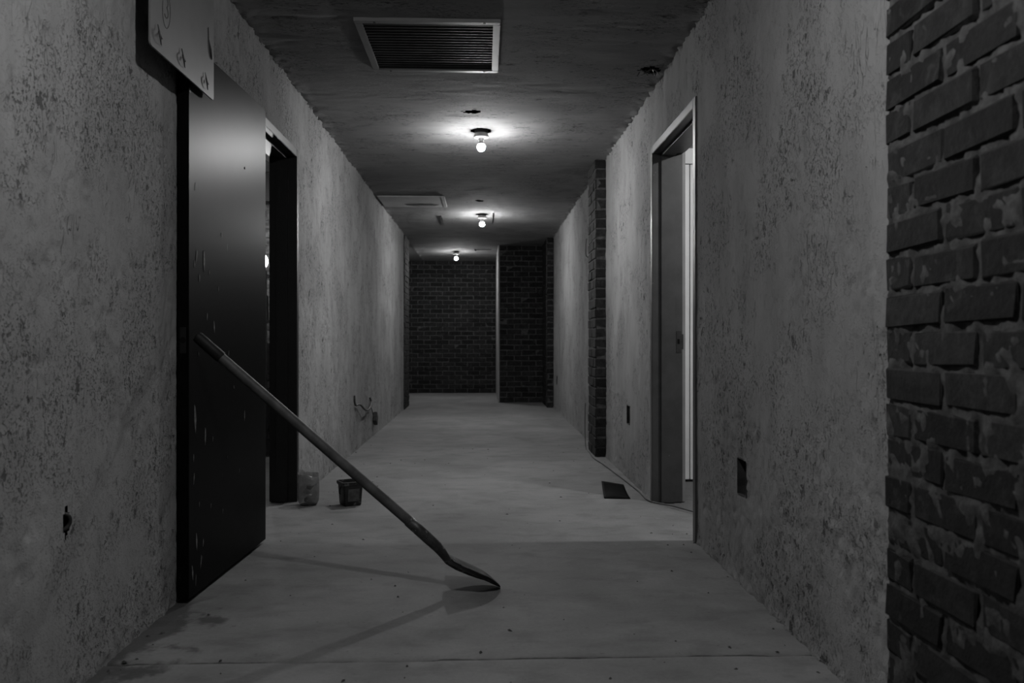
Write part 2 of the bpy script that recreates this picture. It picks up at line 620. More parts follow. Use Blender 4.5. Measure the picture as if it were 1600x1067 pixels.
def rough_face(us, seed, amp=0.006):
    return lambda u, v: (fbm(u * 14, v * 14, seed, 4) - 0.5) * amp * 2


R2 = random.Random(3)
# end wall
wb = MB().box(-2.0, 0.30, YB + 0.004, YB + 0.12, 0, ZC + 0.02).build('wall_back', M['mortar'])
tag(wb, 'dark brick wall closing the far end of the corridor', 'wall', None, 'structure')
lay_bricks(wb, (-2.0, YB, 0), (1, 0, 0), (0, -1, 0), 2.28, 0.10, 0, ZC, M['brick'], R2)
# brick block standing forward of it, plastered flank lit by the last bulb
wk = empty('wall_back_block', (0.234, 13.03, 0))
tag(wk, 'dark brick face standing forward beside the end wall', 'wall', None, 'structure')
MB().box(0.012, 0.915, 0.004, 0.10, 0, ZC + .01).build('mortar_bed', M['mortar'], wk)
MB().box(0.0, 0.02, 0.002, YB - 13.03 + .05, 0, ZC + .01).build('plaster_flank', M['roomwall'], wk)
lay_bricks(wk, (0.022, 0.0, 0), (1, 0, 0), (0, -1, 0), 0.88, 0.10, 0, ZC, M['brick'], R2)
# strip of brick that ends the left wall
ws = empty('wall_left_return', (-1.16, 11.73, 0))
tag(ws, 'narrow dark brick strip where the left plaster wall ends', 'wall', None, 'structure')
MB().box(-0.14, -0.006, 0.004, 0.70, 0, ZC + .01).build('mortar_bed', M['mortar'], ws)
lay_bricks(ws, (0, 0.0, 0), (0, 1, 0), (1, 0, 0), 0.71, 0.10, 0, ZC, M['brick'], R2)
# alcove walls round the corner
wa = MB().box(-2.05, -2.0, 12.3, YB, 0, ZC).box(-2.0, -1.29, 12.25, 12.3, 0, ZC).build('wall_alcove', M['roomwall'])
tag(wa, 'plaster walls of the side space beyond the brick strip', 'wall', None, 'structure')


def pilaster(name, y0, y1, x0, label, lump, group='brick pilasters on the right wall'):
    e = empty(name, (x0, y0, 0))
    tag(e, label, 'pilaster', group, 'structure')
    L = y1 - y0; D = XR + 0.02 - x0
    MB().box(0.012, D, 0.0078, L - 0.012, 0, ZC + .01).build('mortar_bed', M['mortar'], e)
    sheet('mortar_face', lines(0.012, L - .012, 0.011), lines(0, ZC, 0.011), lambda u, v, d: ((0.0035 if lump > 0.015 else 0.006) - d, u, v),
          lambda u, v: (fbm(u * 36, (v + y0) * 36, 41, 4) - 0.5) * lump, M['mortar'], (), None, e)
    lay_bricks(e, (0.0, 0.0, 0), (0, 1, 0), (-1, 0, 0), L, min(0.105, D), 0, ZC, M['brick'], R2)
    return e


pilaster('brick_pilaster', 0.44, 1.882, 0.963, 'dark brick pilaster filling the edge of the picture beside the plaster', 0.022)
pilaster('brick_pilaster', 6.84, 7.33, 0.962, 'slim brick pilaster standing between the door frame and the corridor end', 0.010)
pilaster('brick_pilaster', 12.0, 12.90, 0.952, 'distant brick pilaster in the corner of the dark brick block', 0.010)


# ---- door frames --------------------------------------------------------------
def door_frame(name, xface, sign, y0, y1, top, depth, mat, label, stop):
    """pressed steel frame; sign = direction into the wall; y0/y1/top are outer sizes"""
    e = empty(name, (xface, (y0 + y1) / 2, 0))
    tag(e, label, 'door frame', None, 'structure')
    cx = (y0 + y1) / 2
    w = 0.048
    fx0, fx1 = sorted((-sign * 0.006, sign * depth))
    s0, s1 = sorted((sign * stop[0], sign * stop[1]))

    def piece(nm, a, b, za, zb):
        return MB().box(fx0, fx1, a - cx, b - cx, za, zb).build(nm, mat, e, bevel=0.0025)
    j1 = piece('jamb', y0, y0 + w, 0.0, top)
    j2 = piece('jamb', y1 - w, y1, 0.0, top)
    hd = piece('head', y0 + w + .0005, y1 - w - .0005, top - w, top)
    MB().box(s0, s1, y0 + w - .001 - cx, y0 + w + .016 - cx, 0.0, top - w).build('stop', mat, j1, bevel=0.002)
    MB().box(s0, s1, y1 - w - .016 - cx, y1 - w + .001 - cx, 0.0, top - w).build('stop', mat, j2, bevel=0.002)
    MB().box(s0, s1, y0 + w + .017 - cx, y1 - w - .017 - cx, top - w - .016, top - w + .001).build('stop', mat, hd, bevel=0.002)
    return e, j1, j2


lf, lj1, lj2 = door_frame('trim_1', XL + .004, -1, LD[0], LD[1], LD[2], 0.165, M['frame_dark'],
                          'black steel door frame behind the open dark door', (0.05, 0.12))
rf, rj1, rj2 = door_frame('trim_2', XR - .004, 1, RD[0], RD[1], RD[2], 0.185, M['frame_grey'],
                          'grey primed steel door frame opening to a bright room', (0.048, 0.135))
# strike plate on the far jamb of the grey frame
fy = RD[1] - 0.048 - (RD[0] + RD[1]) / 2
sp = MB().box(0.145, 0.176, fy - .0025, fy + .001, 0.93, 1.065).box(0.174, 0.190, fy - .0025, fy + .001, 0.952, 1.045)
sp = sp.build('strike_plate', M['wire'], rj2, bevel=0.001)
sp['label'] = 'dark steel strike plate'
MB().box(0.152, 0.166, fy - .0035, fy - .002, 0.985, 1.015).build('latch_hole', M['black'], rj2)

# ---- neighbouring rooms ---------------------------------------------------------
RX0 = XR + 0.183


def slab(name, b, mat, label, cat='wall'):
    o = MB().box(*b).build(name, mat)
    tag(o, label, cat, None, 'structure')
    return o


slab('floor_bright_room', (XR - .06, 3.5, RD[0] - 1.2, 5.75, -0.06, -0.006), M['floor'], 'concrete floor of the bright side room', 'floor')
slab('ceiling_bright_room', (RX0, 3.5, RD[0] - 1.2, 5.75, 2.60, 2.65), M['roomwall'], 'ceiling of the bright side room', 'ceiling')
o = MB().box(RX0, RX0 + .02, RD[0] - 1.2, RD[0] + .03, 0, 2.6).box(RX0, RX0 + .02, RD[1] - .03, 5.75, 0, 2.6) \
    .box(RX0, RX0 + .02, RD[0], RD[1], RD[2] - .03, 2.6).box(3.45, 3.5, RD[0] - 1.2, 5.75, 0, 2.6) \
    .box(RX0, 3.5, RD[0] - 1.25, RD[0] - 1.2, 0, 2.6).build('wall_bright_room', M['roomwall'])
tag(o, 'plaster walls of the bright side room', 'wall', None, 'structure')
wp = empty('wall_bright_room_end', (1.24, 5.66, 0))
tag(wp, 'white panelled wall glimpsed through the grey door frame', 'wall', None, 'structure')
MB().box(0, 2.25, 0.02, 0.08, 0, 2.60).build('backing', M['frame_grey'], wp)
MB().box(0, 2.2, 0.0, 0.02, 2.275, 2.385).build('header_panel', M['white'], wp, bevel=.002)
for a, b in ((0.0, 0.232), (0.239, 0.70), (0.707, 1.40), (1.407, 2.2)):
    MB().box(a, b, 0.0, 0.02, 0.012, 2.268).build('panel', M['white'], wp, bevel=.002)

LX0 = XL - 0.150
slab('floor_store_room', (-3.6, XL + .06, 3.1, 8.3, -0.06, -0.006), M['floor'], 'concrete floor of the store room', 'floor')
slab('ceiling_store_room', (-3.6, LX0, 3.1, 8.3, 2.70, 2.75), M['roomwall'], 'ceiling of the store room', 'ceiling')
o = MB().box(LX0 - .02, LX0, 3.1, LD[0] + .03, 0, 2.7).box(LX0 - .012, LX0, LD[1] - .005, 8.2, 0, 2.7) \
    .box(LX0 - .02, LX0, LD[0], LD[1], LD[2] - .03, 2.7).box(-3.6, -3.55, 3.1, 8.3, 0, 2.7) \
    .box(-3.6, LX0, 3.05, 3.1, 0, 2.7).build('wall_store_room', M['roomwall'])
tag(o, 'plaster walls of the store room', 'wall', None, 'structure')
wp = MB().box(-3.6, LX0, 8.205, 8.3, 0, 2.7).build('wall_store_room_end', M['mortarp'])
tag(wp, 'pale painted brick wall seen past the dark door', 'wall', None, 'structure')
lay_bricks(wp, (-2.75, 8.2, 0), (1, 0, 0), (0, -1, 0), 1.25, 0.08, 0, 2.40, M['brickp'], R2)
o = MB().box(-3.55, LX0 - .02, 8.02, 8.19, 2.40, 2.69).build('beam', M['frame_dark'])
tag(o, 'dark beam across the top of the painted brick wall', 'beam', None, 'structure')

# ================================================================== THINGS
# ---- dark door folded back against the wall ----------------------------------------
A = Vector((-1.122, 3.072)); B = Vector((-1.083, 3.998))
da = math.atan2((B - A).y, (B - A).x)
door = empty('door_1', (A.x, A.y, 0), da)          # local x = along the door, local y = towards the wall
tag(door, 'black painted door folded back flat against the plaster wall', 'door', None, 'structure')
DW = (B - A).length
leaf = MB().box(0, DW, 0, 0.044, 0.018, 2.152).build('door_leaf', M['door'], door, bevel=0.0022)
fp = MB().box(-0.0015, 0.002, 0.010, 0.034, 0.955, 1.055).build('lock_faceplate', M['rubber'], leaf, bevel=0.0008)
fp['label'] = 'steel lock faceplate'
MB().tube([(-0.0025, 0.022, 1.005), (0.004, 0.022, 1.005)], 0.0115, 16).build('lock_bore', M['black'], leaf)
for z in (0.22, 1.05, 1.92):
    MB().tube([(DW + .004, 0.040, z - .05), (DW + .004, 0.040, z + .05)], 0.008, 12) \
        .box(DW - .03, DW + .003, 0.044, 0.0465, z - .05, z + .05).build('hinge', M['wire'], door)
MB().tube([(0.012, -0.0005, 1.96), (0.012, 0.002, 1.96)], 0.010, 10).build('dent', M['wire'], leaf)
MB().tube([(0.62, -0.0012, 1.795), (0.62, 0.002, 1.795)], 0.006, 10).build('screw_hole', M['black'], leaf)

rr = random.Random(21)
flecks = [(0.075, 1.33, .05), (0.145, 1.32, .085), (0.10, 1.25, .03), (0.20, 1.28, .02), (0.055, 1.30, .03), (0.30, 1.22, .02),
          (0.055, 0.70, .11), (0.16, 0.62, .07), (0.045, 0.55, .03), (0.05, 0.47, .045), (0.24, 0.60, .02), (0.62, 0.66, .05),
          (0.10, 0.36, .02), (0.22, 0.33, .02), (0.07, 0.22, .07), (0.14, 0.20, .03), (0.35, 0.28, .02), (0.42, 0.95, .02),
          (0.48, 0.80, .015), (0.09, 0.95, .02), (0.25, 1.06, .05), (0.33, 1.45, .015), (0.06, 1.60, .03), (0.55, 0.42, .02),
          (0.40, 0.50, .015), (0.12, 0.13, .05), (0.03, 0.11, .06), (0.18, 1.10, .03)]
for x, z, l in flecks:
    w = l * 0.10 + 0.0012; sk = rr.uniform(-.25, .12) * l
    v = [(x - w * .3, 0, z + l / 2), (x + w * .4, 0, z + l * .42), (x + w + sk * .5, 0, z), (x + sk + w * .2, 0, z - l / 2), (x - w * .5 + sk * .4, 0, z - l * .1)]
    mb = MB(); mb.add([(p[0], -0.0012, p[2]) for p in v] + [(p[0], 0.0008, p[2]) for p in v],
                      [(0, 1, 2, 3, 4), (9, 8, 7, 6, 5)] + [(k, k + 5, (k + 1) % 5 + 5, (k + 1) % 5) for k in range(5)])
    mb.build('paint_fleck', M['fleck'], leaf)

# ---- pale board standing off the wall above the door ---------------------------------
BX = -1.090
board = empty('notice_board', (BX, 2.645, 1.972))
tag(board, 'pale sheet board standing off the wall above the black door', 'board')


def rounded_sheet(w, h, t, r):
    bm = bmesh.new()
    pts = []
    for cx, cz, a0 in ((w - r, r, -90), (w - r, h - r, 0), (r, h - r, 90), (r, r, 180)):
        for k in range(6):
            a = math.radians(a0 + k * 18)
            pts.append((cx + r * math.cos(a), cz + r * math.sin(a)))
    v = [bm.verts.new((0, p[0], p[1])) for p in pts]
    f = bm.faces.new(v)
    ex = bmesh.ops.extrude_face_region(bm, geom=[f])
    for g in ex['geom']:
        if isinstance(g, bmesh.types.BMVert):
            g.co.x -= t
    bmesh.ops.recalc_face_normals(bm, faces=bm.faces)
    me = bpy.data.meshes.new('sheet'); bm.to_mesh(me); bm.free()
    return me


link('sheet', rounded_sheet(0.612, 0.56, 0.006, 0.014), M['board'], board)
for y in (0.06, 0.50):
    MB().box(-0.080, -0.006, y, y + .04, 0.30, 0.54).build('batten', M['frame_dark'], board)
for i, (y, z) in enumerate(((0.062, 0.055), (0.272, 0.052), (0.512, 0.047))):
    rr = random.Random(i + 5)
    pts = [(0.004, y - .012, z + .030), (0.006, y - .006, z + .012), (0.010, y - .016, z + .004), (0.011, y - .008, z - .016),
           (0.008, y + .006, z - .030), (0.004, y + .022, z - .028)]
    MB().tube(pts, [0.0012, .002, .0032, .003, .002, .0012], 8).build('wire_clip', M['wire'], board, True)
    MB().tube([(0.004, y + .004, z + .004), (0.0095, y + .008, z - .012)], 0.0028, 8).build('wire_clip', M['wire'], board, True)
pts = [(0.001, 0.545, 0.27), (0.002, 0.548, 0.225), (0.004, 0.562, 0.19), (0.004, 0.574, 0.165), (0.002, 0.582, 0.155)]
MB().tube(pts, [.0012, .0016, .004, .004, .0015], 8).build('wire_clip', M['wire'], board, True)
# pen mark: a 3 in a ring
c = (0.131, 0.165)
ring = []
for k in range(29):
    a = 2 * math.pi * k / 28
    p, q = 0.034 * math.cos(a), 0.062 * math.sin(a)
    t = math.radians(14)
    ring.append((0.0006, c[0] + p * math.cos(t) + q * math.sin(t) * 0.2, c[1] + q))
three = []
for k in range(24):
    u = k / 23
    if u < 0.5:
        a = math.radians(150 - u * 2 * 230); three.append((0.0006, c[0] + 0.016 * math.cos(a) - .002, c[1] + 0.028 + 0.017 * math.sin(a)))
    else:
        a = math.radians(80 - (u - .5) * 2 * 230); three.append((0.0006, c[0] + 0.017 * math.cos(a) - .002, c[1] - 0.008 + 0.019 * math.sin(a)))
pm = MB().tube(ring, 0.0011, 5).tube(three, 0.0013, 5).build('pen_mark', M['ink'], board)
pm['label'] = 'handwritten 3 inside a drawn ring'

# ---- ceiling air vent -------------------------------------------------------------------
vent = empty('air_vent', (-0.29, 4.13, ZC))
tag(vent, 'rectangular return-air vent with dark slats in the ceiling', 'air vent')
VX0, VX1, VY0, VY1 = -0.345, 0.372, -0.235, 0.500
t = 0.036
zz0, zz1 = -0.016, 0.006
for b in ((VX0, VX1, VY0, VY0 + t), (VX0, VX1, VY1 - t, VY1)):
    MB().box(*b, zz0, zz1).build('frame_bar', M['vent'], vent, bevel=0.002)
for b in ((VX0, VX0 + t), (VX1 - t, VX1)):
    MB().box(b[0], b[1], VY0 + t + .0005, VY1 - t - .0005, zz0, zz1).build('frame_bar', M['vent'], vent, bevel=0.002)
MB().box(VX0 + t, VX1 - t, VY0 + t, VY1 - t, 0.028, 0.032).build('duct_back', M['black'], vent)
ns = 18
me = None
for k in range(ns):
    y = VY0 + t + (VY1 - VY0 - 2 * t) * (k + 0.5) / ns
    if me is None:
        a_, b_ = VX0 + t - .002, VX1 - t + .002
        sec = [(-.016, .016), (.008, -.008), (.015, -.008), (.015, -.0065), (.0087, -.0065), (-.0147, .0165)]
        so = MB().add([(a_, p[0], p[1]) for p in sec] + [(b_, p[0], p[1]) for p in sec],
                      [(0, 1, 2, 3, 4, 5), (11, 10, 9, 8, 7, 6)] + [(q, q + 6, (q + 1) % 6 + 6, (q + 1) % 6) for q in range(6)]).build('slat', M['slat'], vent)
        me = so.data
    else:
        so = link('slat', me, None, vent)
    so.location = (0, y, 0)
for x, y in ((VX0 + .1, VY0 + .018), (VX1 - .08, VY0 + .018), (VX0 + .1, VY1 - .018), (VX1 - .08, VY1 - .018)):
    MB().tube([(x, y, zz0 - .002), (x, y, zz0 + .003)], 0.006, 10).build('screw', M['wire'], vent)


# ---- bare bulbs in batten holders ---------------------------------------------------------
def ceiling_lamp(x, y, z, strength, label, tilt=0.0):
    e = empty('ceiling_lamp', (x, y, z))
    tag(e, label, 'ceiling lamp', 'bare bulbs along the corridor ceiling')
    MB().lathe([(0.0, 0.02), (0.050, 0.02), (0.050, -0.018), (0.0, -0.018)], 28).build('mounting_box', M['boxsteel'], e, True, autosmooth=40)
    r = MB().lathe([(0.0, -0.016), (0.046, -0.016), (0.052, -0.026), (0.058, -0.042), (0.056, -0.050), (0.036, -0.056), (0.0, -0.056)], 28) \
        .build('rose', M['porcelain'], e, True, autosmooth=40)
    MB().lathe([(0.0, -0.054), (0.022, -0.054), (0.020, -0.078), (0.0, -0.078)], 20).build('lamp_socket', M['porcelain'], r, True, autosmooth=40)
    rb = 0.031

    def arc(a0, a1, n):
        return [(rb * math.cos(math.radians(a0 + (a1 - a0) * k / n)), -0.121 + rb * math.sin(math.radians(a0 + (a1 - a0) * k / n))) for k in range(n + 1)]
    # frosted globe: bright lower dome, dim shoulder above it
    MB().lathe(arc(-89.9, -12, 6), 18).build('bulb', glow('bulb_glow', strength), e, True)
    up = arc(-12, 42, 4)
    MB().lathe(up, 18).build('bulb_shoulder', glow('bulb_shoulder_glow', strength * 0.05), e, True)
    x1, z1 = up[-1]
    MB().lathe([(0.0, z1 + .0005), (x1 + .0008, z1 + .0005), (x1, z1 + .003), (0.020, -0.088), (0.0145, -0.076), (0.0, -0.076)], 24) \
        .build('bulb_base', M['porcelain'], e, True, autosmooth=50)
    e.rotation_euler = (tilt, 0, 0)
    return e


ceiling_lamp(*LAMPS[0], ZC, GLOW_NEAR, 'bare bulb in the ceiling just in front of the viewer')
ceiling_lamp(*LAMPS[1], ZC, GLOW_1, 'largest visible bare glowing bulb, just past the air vent', 0.02)
ceiling_lamp(*LAMPS[2], ZC, GLOW_2, 'middle of the three glowing bulbs, beside the loose ceiling panel')
ceiling_lamp(*LAMPS[3], ZC, GLOW_3, 'smallest glowing bulb, in front of the brick end wall')
o = ceiling_lamp(2.05, 3.98, 2.60, GLOW_SIDE, 'bare bulb in the bright side room behind the plaster wall')
o['group'] = 'bulbs in the side rooms'

o = ceiling_lamp(-2.75, 6.55, 2.70, GLOW_STORE_FILL, 'unseen bulb added to light the store room brick and shelving')  # bulb added out of view to brighten the brick and shelving
o['group'] = 'bulbs in the side rooms'

# ---- loose ceiling access panel -------------------------------------------------------------
cp = empty('ceiling_panel', (-0.8, 8.9, ZC))
tag(cp, 'pale plasterboard access panel loose in the ceiling by the wall', 'panel')
MB().box(-0.345, 0.335, -0.30, 0.345, -0.020, -0.006).build('panel_board', M['panelboard'], cp, bevel=0.002)
MB().box(0.337, 0.375, -0.28, 0.35, -0.024, -0.004).build('edge_strip', M['panelboard'], cp, bevel=0.002)
v = []; rr = random.Random(4)
for k in range(22):
    a = 2 * math.pi * k / 22
    v.append((0.11 + (0.19 + rr.uniform(-.035, .03)) * math.cos(a), 0.20 + (0.075 + rr.uniform(-.03, .02)) * math.sin(a)))
mb = MB(); n = len(v)
mb.add([(x, y, -0.0200) for x, y in v] + [(0.11 + (x - .11) * .8, 0.2 + (y - .2) * .8, -0.0265) for x, y in v],
       [tuple(range(n))[::-1], tuple(range(n, 2 * n))] + [(k, (k + 1) % n, n + (k + 1) % n, n + k) for k in range(n)])
mb.build('torn_patch', M['rubble'], cp)

# ---- shovel -----------------------------------------------------------------------------------
TIP = Vector((0.067, 3.228, 0.004)); MID = Vector((-0.153, 3.208, 0.113))
shovel = empty('shovel', (TIP.x, TIP.y, 0))
tag(shovel, 'long-handled shovel leaning on the black door, blade tip on the floor', 'shovel')
org = Vector((TIP.x, TIP.y, 0))
ax = (TIP - MID); LBL = ax.length; ax.normalize()
wd = Vector((0.05, -0.215, 0.020)); wd = (wd - ax * wd.dot(ax)).normalized()
nm = ax.cross(wd).normalized()
if nm.z < 0: nm = -nm
ns_, nt = 22, 17
V = []; F = []
for i in range(ns_ + 1):
    s = i / ns_
    if s < 0.38: w = 0.110 - 0.004 * (0.38 - s)
    else:
        q = (s - 0.38) / 0.62
        w = 0.110 * (1 - q ** 1.9) ** 0.72 + 0.003
    for j in range(nt):
        u = -1 + 2 * j / (nt - 1)
        up = 0.024 * u * u * min(1, w / 0.09) + 0.010 * math.exp(-(u / 0.16) ** 2) * max(0, 1 - s * 1.6)
        if s < 0.05: up += (0.05 - s) * 0.12
        V.append(MID + ax * (s * LBL) + wd * (u * w) + nm * up - org)
for i in range(ns_):
    for j in range(nt - 1):
        F.append((i * nt + j, i * nt + j + 1, (i + 1) * nt + j + 1, (i + 1) * nt + j))
bl = link('blade', mesh('blade', V, F, True), M['steel'], shovel)
so = bl.modifiers.new('thickness', 'SOLIDIFY'); so.thickness = 0.0022; so.offset = 0
NECK0 = Vector((-0.186, 3.198, 0.178)); NECK1 = Vector((-0.300, 3.183, 0.287))
TOP = Vector((-1.097, 3.080, 1.022))
pts = [Vector(p) for p in ((-0.003, 3.220, 0.040), (-0.054, 3.216, 0.064), (-0.105, 3.212, 0.090), (-0.142, 3.207, 0.117), (-0.164, 3.203, 0.150))]
pts += [NECK0, NECK0.lerp(NECK1, 0.25), NECK0.lerp(NECK1, 0.6), NECK1]
MB().tube([p - org for p in pts], [0.004, 0.009, 0.012, 0.0150, 0.0185, 0.0210, 0.0220, 0.0225, 0.0225], 16) \
    .build('socket', M['steel'], shovel, True)
hd = (TOP - NECK1).normalized()
G0 = TOP - hd * 0.125
MB().tube([p - org for p in (NECK1 - hd * .01, NECK1.lerp(G0, .3), NECK1.lerp(G0, .7), G0 + hd * .02)],
          [0.0200, 0.0204, 0.0202, 0.0195], 18).build('handle', M['wood'], shovel, True, autosmooth=50)
MB().tube([p - org for p in (G0, G0 + hd * .004, TOP - hd * .012, TOP - hd * .003, TOP)], [0.0205, 0.0225, 0.0225, 0.020, 0.012], 18) \
    .build('grip', M['rubber'], shovel, True, autosmooth=50)

# ---- small square tub ---------------------------------------------------------------------------
bk = empty('bucket', (-0.818, 4.915, 0), math.radians(28))
tag(bk, 'small dirty black square tub on the floor beyond the door', 'bucket')


def square_ring(prof, r=0.16, n=6):
    """rounded-square shell; prof = (half width, z)"""
    v = []; f = []
    m = 4 * n
    for hw, z in prof:
        c = hw * (1 - r)
        for q, (sx, sy) in enumerate(((1, 1), (-1, 1), (-1, -1), (1, -1))):
            for k in range(n):
                a = math.radians(q * 90 + k * 90 / (n - 1))
                v.append((sx * c + hw * r * math.cos(a), sy * c + hw * r * math.sin(a), z))
    for i in range(len(prof) - 1):
        for k in range(m):
            k2 = (k + 1) % m
            f.append((i * m + k, i * m + k2, (i + 1) * m + k2, (i + 1) * m + k))
    f.append(tuple(range(m))[::-1])
    f.append(tuple((len(prof) - 1) * m + k for k in range(m)))
    return v, f


mb = MB(); mb.add(*square_ring([(0.050, 0.001), (0.053, 0.006), (0.062, 0.142), (0.058, 0.142), (0.049, 0.010), (0.02, 0.010)]))
mb.build('tub', M['bucket'], bk, True, autosmooth=35)
mb = MB(); mb.add(*square_ring([(0.0595, 0.128), (0.067, 0.128), (0.068, 0.146), (0.060, 0.148), (0.0595, 0.130)]))
mb.f = mb.f[:-2]
mb.build('rim', M['bucket'], bk, True, autosmooth=35)
lab = MB(); lab.add([(-0.034, -0.0565, 0.030), (0.036, -0.0565, 0.030), (0.038, -0.0615, 0.105), (-0.032, -0.0615, 0.105),
                     (-0.034, -0.0545, 0.030), (0.036, -0.0545, 0.030), (0.038, -0.0600, 0.105), (-0.032, -0.0600, 0.105)],
                    [(0, 1, 2, 3), (7, 6, 5, 4), (0, 4, 5, 1), (1, 5, 6, 2), (2, 6, 7, 3), (3, 7, 4, 0)])
lab.build('label', M['label'], bk)
MB().tube([(-0.066, -0.02, 0.118), (-0.076, -0.03, 0.105), (-0.080, -0.035, 0.088), (-0.074, -0.03, 0.078)], 0.0045, 8).build('handle_stub', M['rubber'], bk, True)

# ---- cloudy plastic jug beside the door frame ---------------------------------------------------
jg = empty('plastic_jug', (-1.075, 4.925, 0))
tag(jg, 'cut-open cloudy plastic jug of rubbish against the black door frame', 'jug')
prof = [(0.030, 0.002), (0.052, 0.006), (0.062, 0.03), (0.067, 0.08), (0.069, 0.13), (0.066, 0.17), (0.063, 0.19)]
v = []; f = []; n = 26
for i, (r, z) in enumerate(prof):
    for k in range(n):
        a = 2 * math.pi * k / n
        zz = z
        if i >= 5: zz += 0.012 * math.cos(a - 2.6) + 0.006 * math.sin(a * 3)
        rr_ = r * (1 + 0.04 * math.sin(a * 2 + i))
        v.append((rr_ * math.cos(a), rr_ * 0.9 * math.sin(a), zz))
for i in range(len(prof) - 1):
    for k in range(n):
        f.append((i * n + k, i * n + (k + 1) % n, (i + 1) * n + (k + 1) % n, (i + 1) * n + k))
f.append(tuple(range(n))[::-1])
jb = link('jug_body', mesh('jug_body', v, f, True), M['clear'], jg)
so = jb.modifiers.new('thickness', 'SOLIDIFY'); so.thickness = 0.0015; so.offset = -1
MB().lathe([(0.0, 0.0), (0.046, 0.0), (0.048, 0.006), (0.0, 0.006)], 20).build('base', M['bucket'], jg)


def chunk(name, loc, size, mat, seed):
    rr = random.Random(seed)
    bm = bmesh.new()
    bmesh.ops.create_icosphere(bm, subdivisions=1, radius=1.0)
    for v_ in bm.verts:
        s = rr.uniform(0.7, 1.15)
        v_.co = Vector((v_.co.x * size[0] * s, v_.co.y * size[1] * s, v_.co.z * size[2] * s))
    me = bpy.data.meshes.new(name); bm.to_mesh(me); bm.free()
    o = link(name, me, mat)
    o.location = loc
    return o


spots = [((0.010, -0.010, 0.034), (.036, .032, .024), 'boxsteel', 'dark crumpled scrap at the bottom of the plastic jug'),
         ((-0.008, 0.014, 0.078), (.030, .028, .020), 'rubble', 'grey crumpled scrap in the middle of the plastic jug'),
         ((0.014, -0.012, 0.112), (.026, .022, .018), 'boxsteel', 'dark crumpled scrap on top inside the plastic jug')]
for i, (p, s, m_, lb_) in enumerate(spots):
    o = chunk('rubbish_scrap', (-1.075 + p[0], 4.925 + p[1], p[2]), s, M[m_], 20 + i)
    tag(o, lb_, 'scrap', 'scraps in the plastic jug')
o = chunk('rubbish_scrap', (-1.060, 4.900, 0.062), (.014, .012, .011), M['white'], 31)
tag(o, 'small white scrap among the dark rubbish in the plastic jug', 'scrap', 'scraps in the plastic jug')

# ---- bent black sheet on the floor near the grey door frame --------------------------------------
V = []; F = []
c00, c10, c11, c01 = Vector((0.765, 5.045, .003)), Vector((0.928, 5.020, .003)), Vector((0.945, 5.36, .030)), Vector((0.795, 5.36, .055))
nu = 10
for i in range(nu + 1):
    for j in range(nu + 1):
        a, b = i / nu, j / nu
        p = c00.lerp(c10, a).lerp(c01.lerp(c11, a), b)
        p = p + Vector((0, 0, 0.016 * math.sin(a * math.pi) * (1 - b) * math.sin(min(1, b * 3) * math.pi / 2) - 0.010 * math.sin(b * math.pi)))
        p.z = max(p.z, 0.003)
        V.append(p - Vector((0.85, 5.2, 0)))
for i in range(nu):
    for j in range(nu):
        F.append((i * (nu + 1) + j, (i + 1) * (nu + 1) + j, (i + 1) * (nu + 1) + j + 1, i * (nu + 1) + j + 1))
pl = link('black_sheet', mesh('black_sheet', V, F, True), M['plate'])
pl.location = (0.85, 5.2, 0)
so = pl.modifiers.new('thickness', 'SOLIDIFY'); so.thickness = 0.003; so.offset = 1
tag(pl, 'bent black metal sheet lying on the floor near the grey frame', 'sheet')


# ---- cables -----------------------------------------------------------------------------------------
def smooth_path(pts, n=8):
    P = [Vector(p) for p in pts]
    out = []
    for i in range(len(P) - 1):
        a, b, c_, d = P[max(i - 1, 0)], P[i], P[i + 1], P[min(i + 2, len(P) - 1)]
        for k in range(n):
            t_ = k / n
            out.append(0.5 * ((2 * b) + (c_ - a) * t_ + (2 * a - 5 * b + 4 * c_ - d) * t_ ** 2 + (3 * b - a - 3 * c_ + d) * t_ ** 3))
    out.append(P[-1])
    return out


o = MB().tube(smooth_path([(0.955, 7.47, 0.42), (0.950, 7.46, 0.20), (0.946, 7.36, 0.012), (0.945, 7.10, 0.008), (0.935, 6.75, 0.008), (0.965, 6.40, 0.008), (0.985, 6.05, 0.008),
                           (1.005, 5.71, 0.008), (1.025, 5.25, 0.008), (1.030, 4.93, 0.008), (1.135, 4.775, 0.008), (1.225, 4.60, 0.008), (1.36, 4.40, 0.008)]),
              0.0045, 8).build('floor_cable', M['cable'], None, True)
tag(o, 'grey cable running from the slim brick pilaster through the grey frame', 'cable')
# wires pulled out of the left wall
wv = empty('wall_wire', (XL, 7.4, 0.5))
tag(wv, 'loose black wires with a small box hanging on the plaster wall', 'wire')
y_ = 7.4; z_ = 0.5
P1 = [(0.004, -0.14, 0.010), (0.012, -0.135, -0.075), (0.03, 0.02, -0.085), (0.045, 0.26, -0.155), (0.04, 0.55, -0.165), (0.016, 0.84, -0.125), (0.008, 0.82, -0.080)]
MB().tube(smooth_path(P1), 0.0085, 8).build('wire', M['wire'], wv, True)
MB().tube(smooth_path([(0.03, 0.66, -0.150), (0.02, 0.86, -0.20), (0.018, 0.98, -0.27), (0.02, 1.05, -0.29)]), 0.0045, 6).build('wire', M['wire'], wv, True)
jb_ = MB().box(-0.010, 0.03, -0.06, 0.06, -0.050, 0.050).build('junction_box', M['wire'], wv, bevel=0.003)
jb_.location = (0.012, 1.13, -0.320); jb_.rotation_euler = (math.radians(-30), 0, 0)
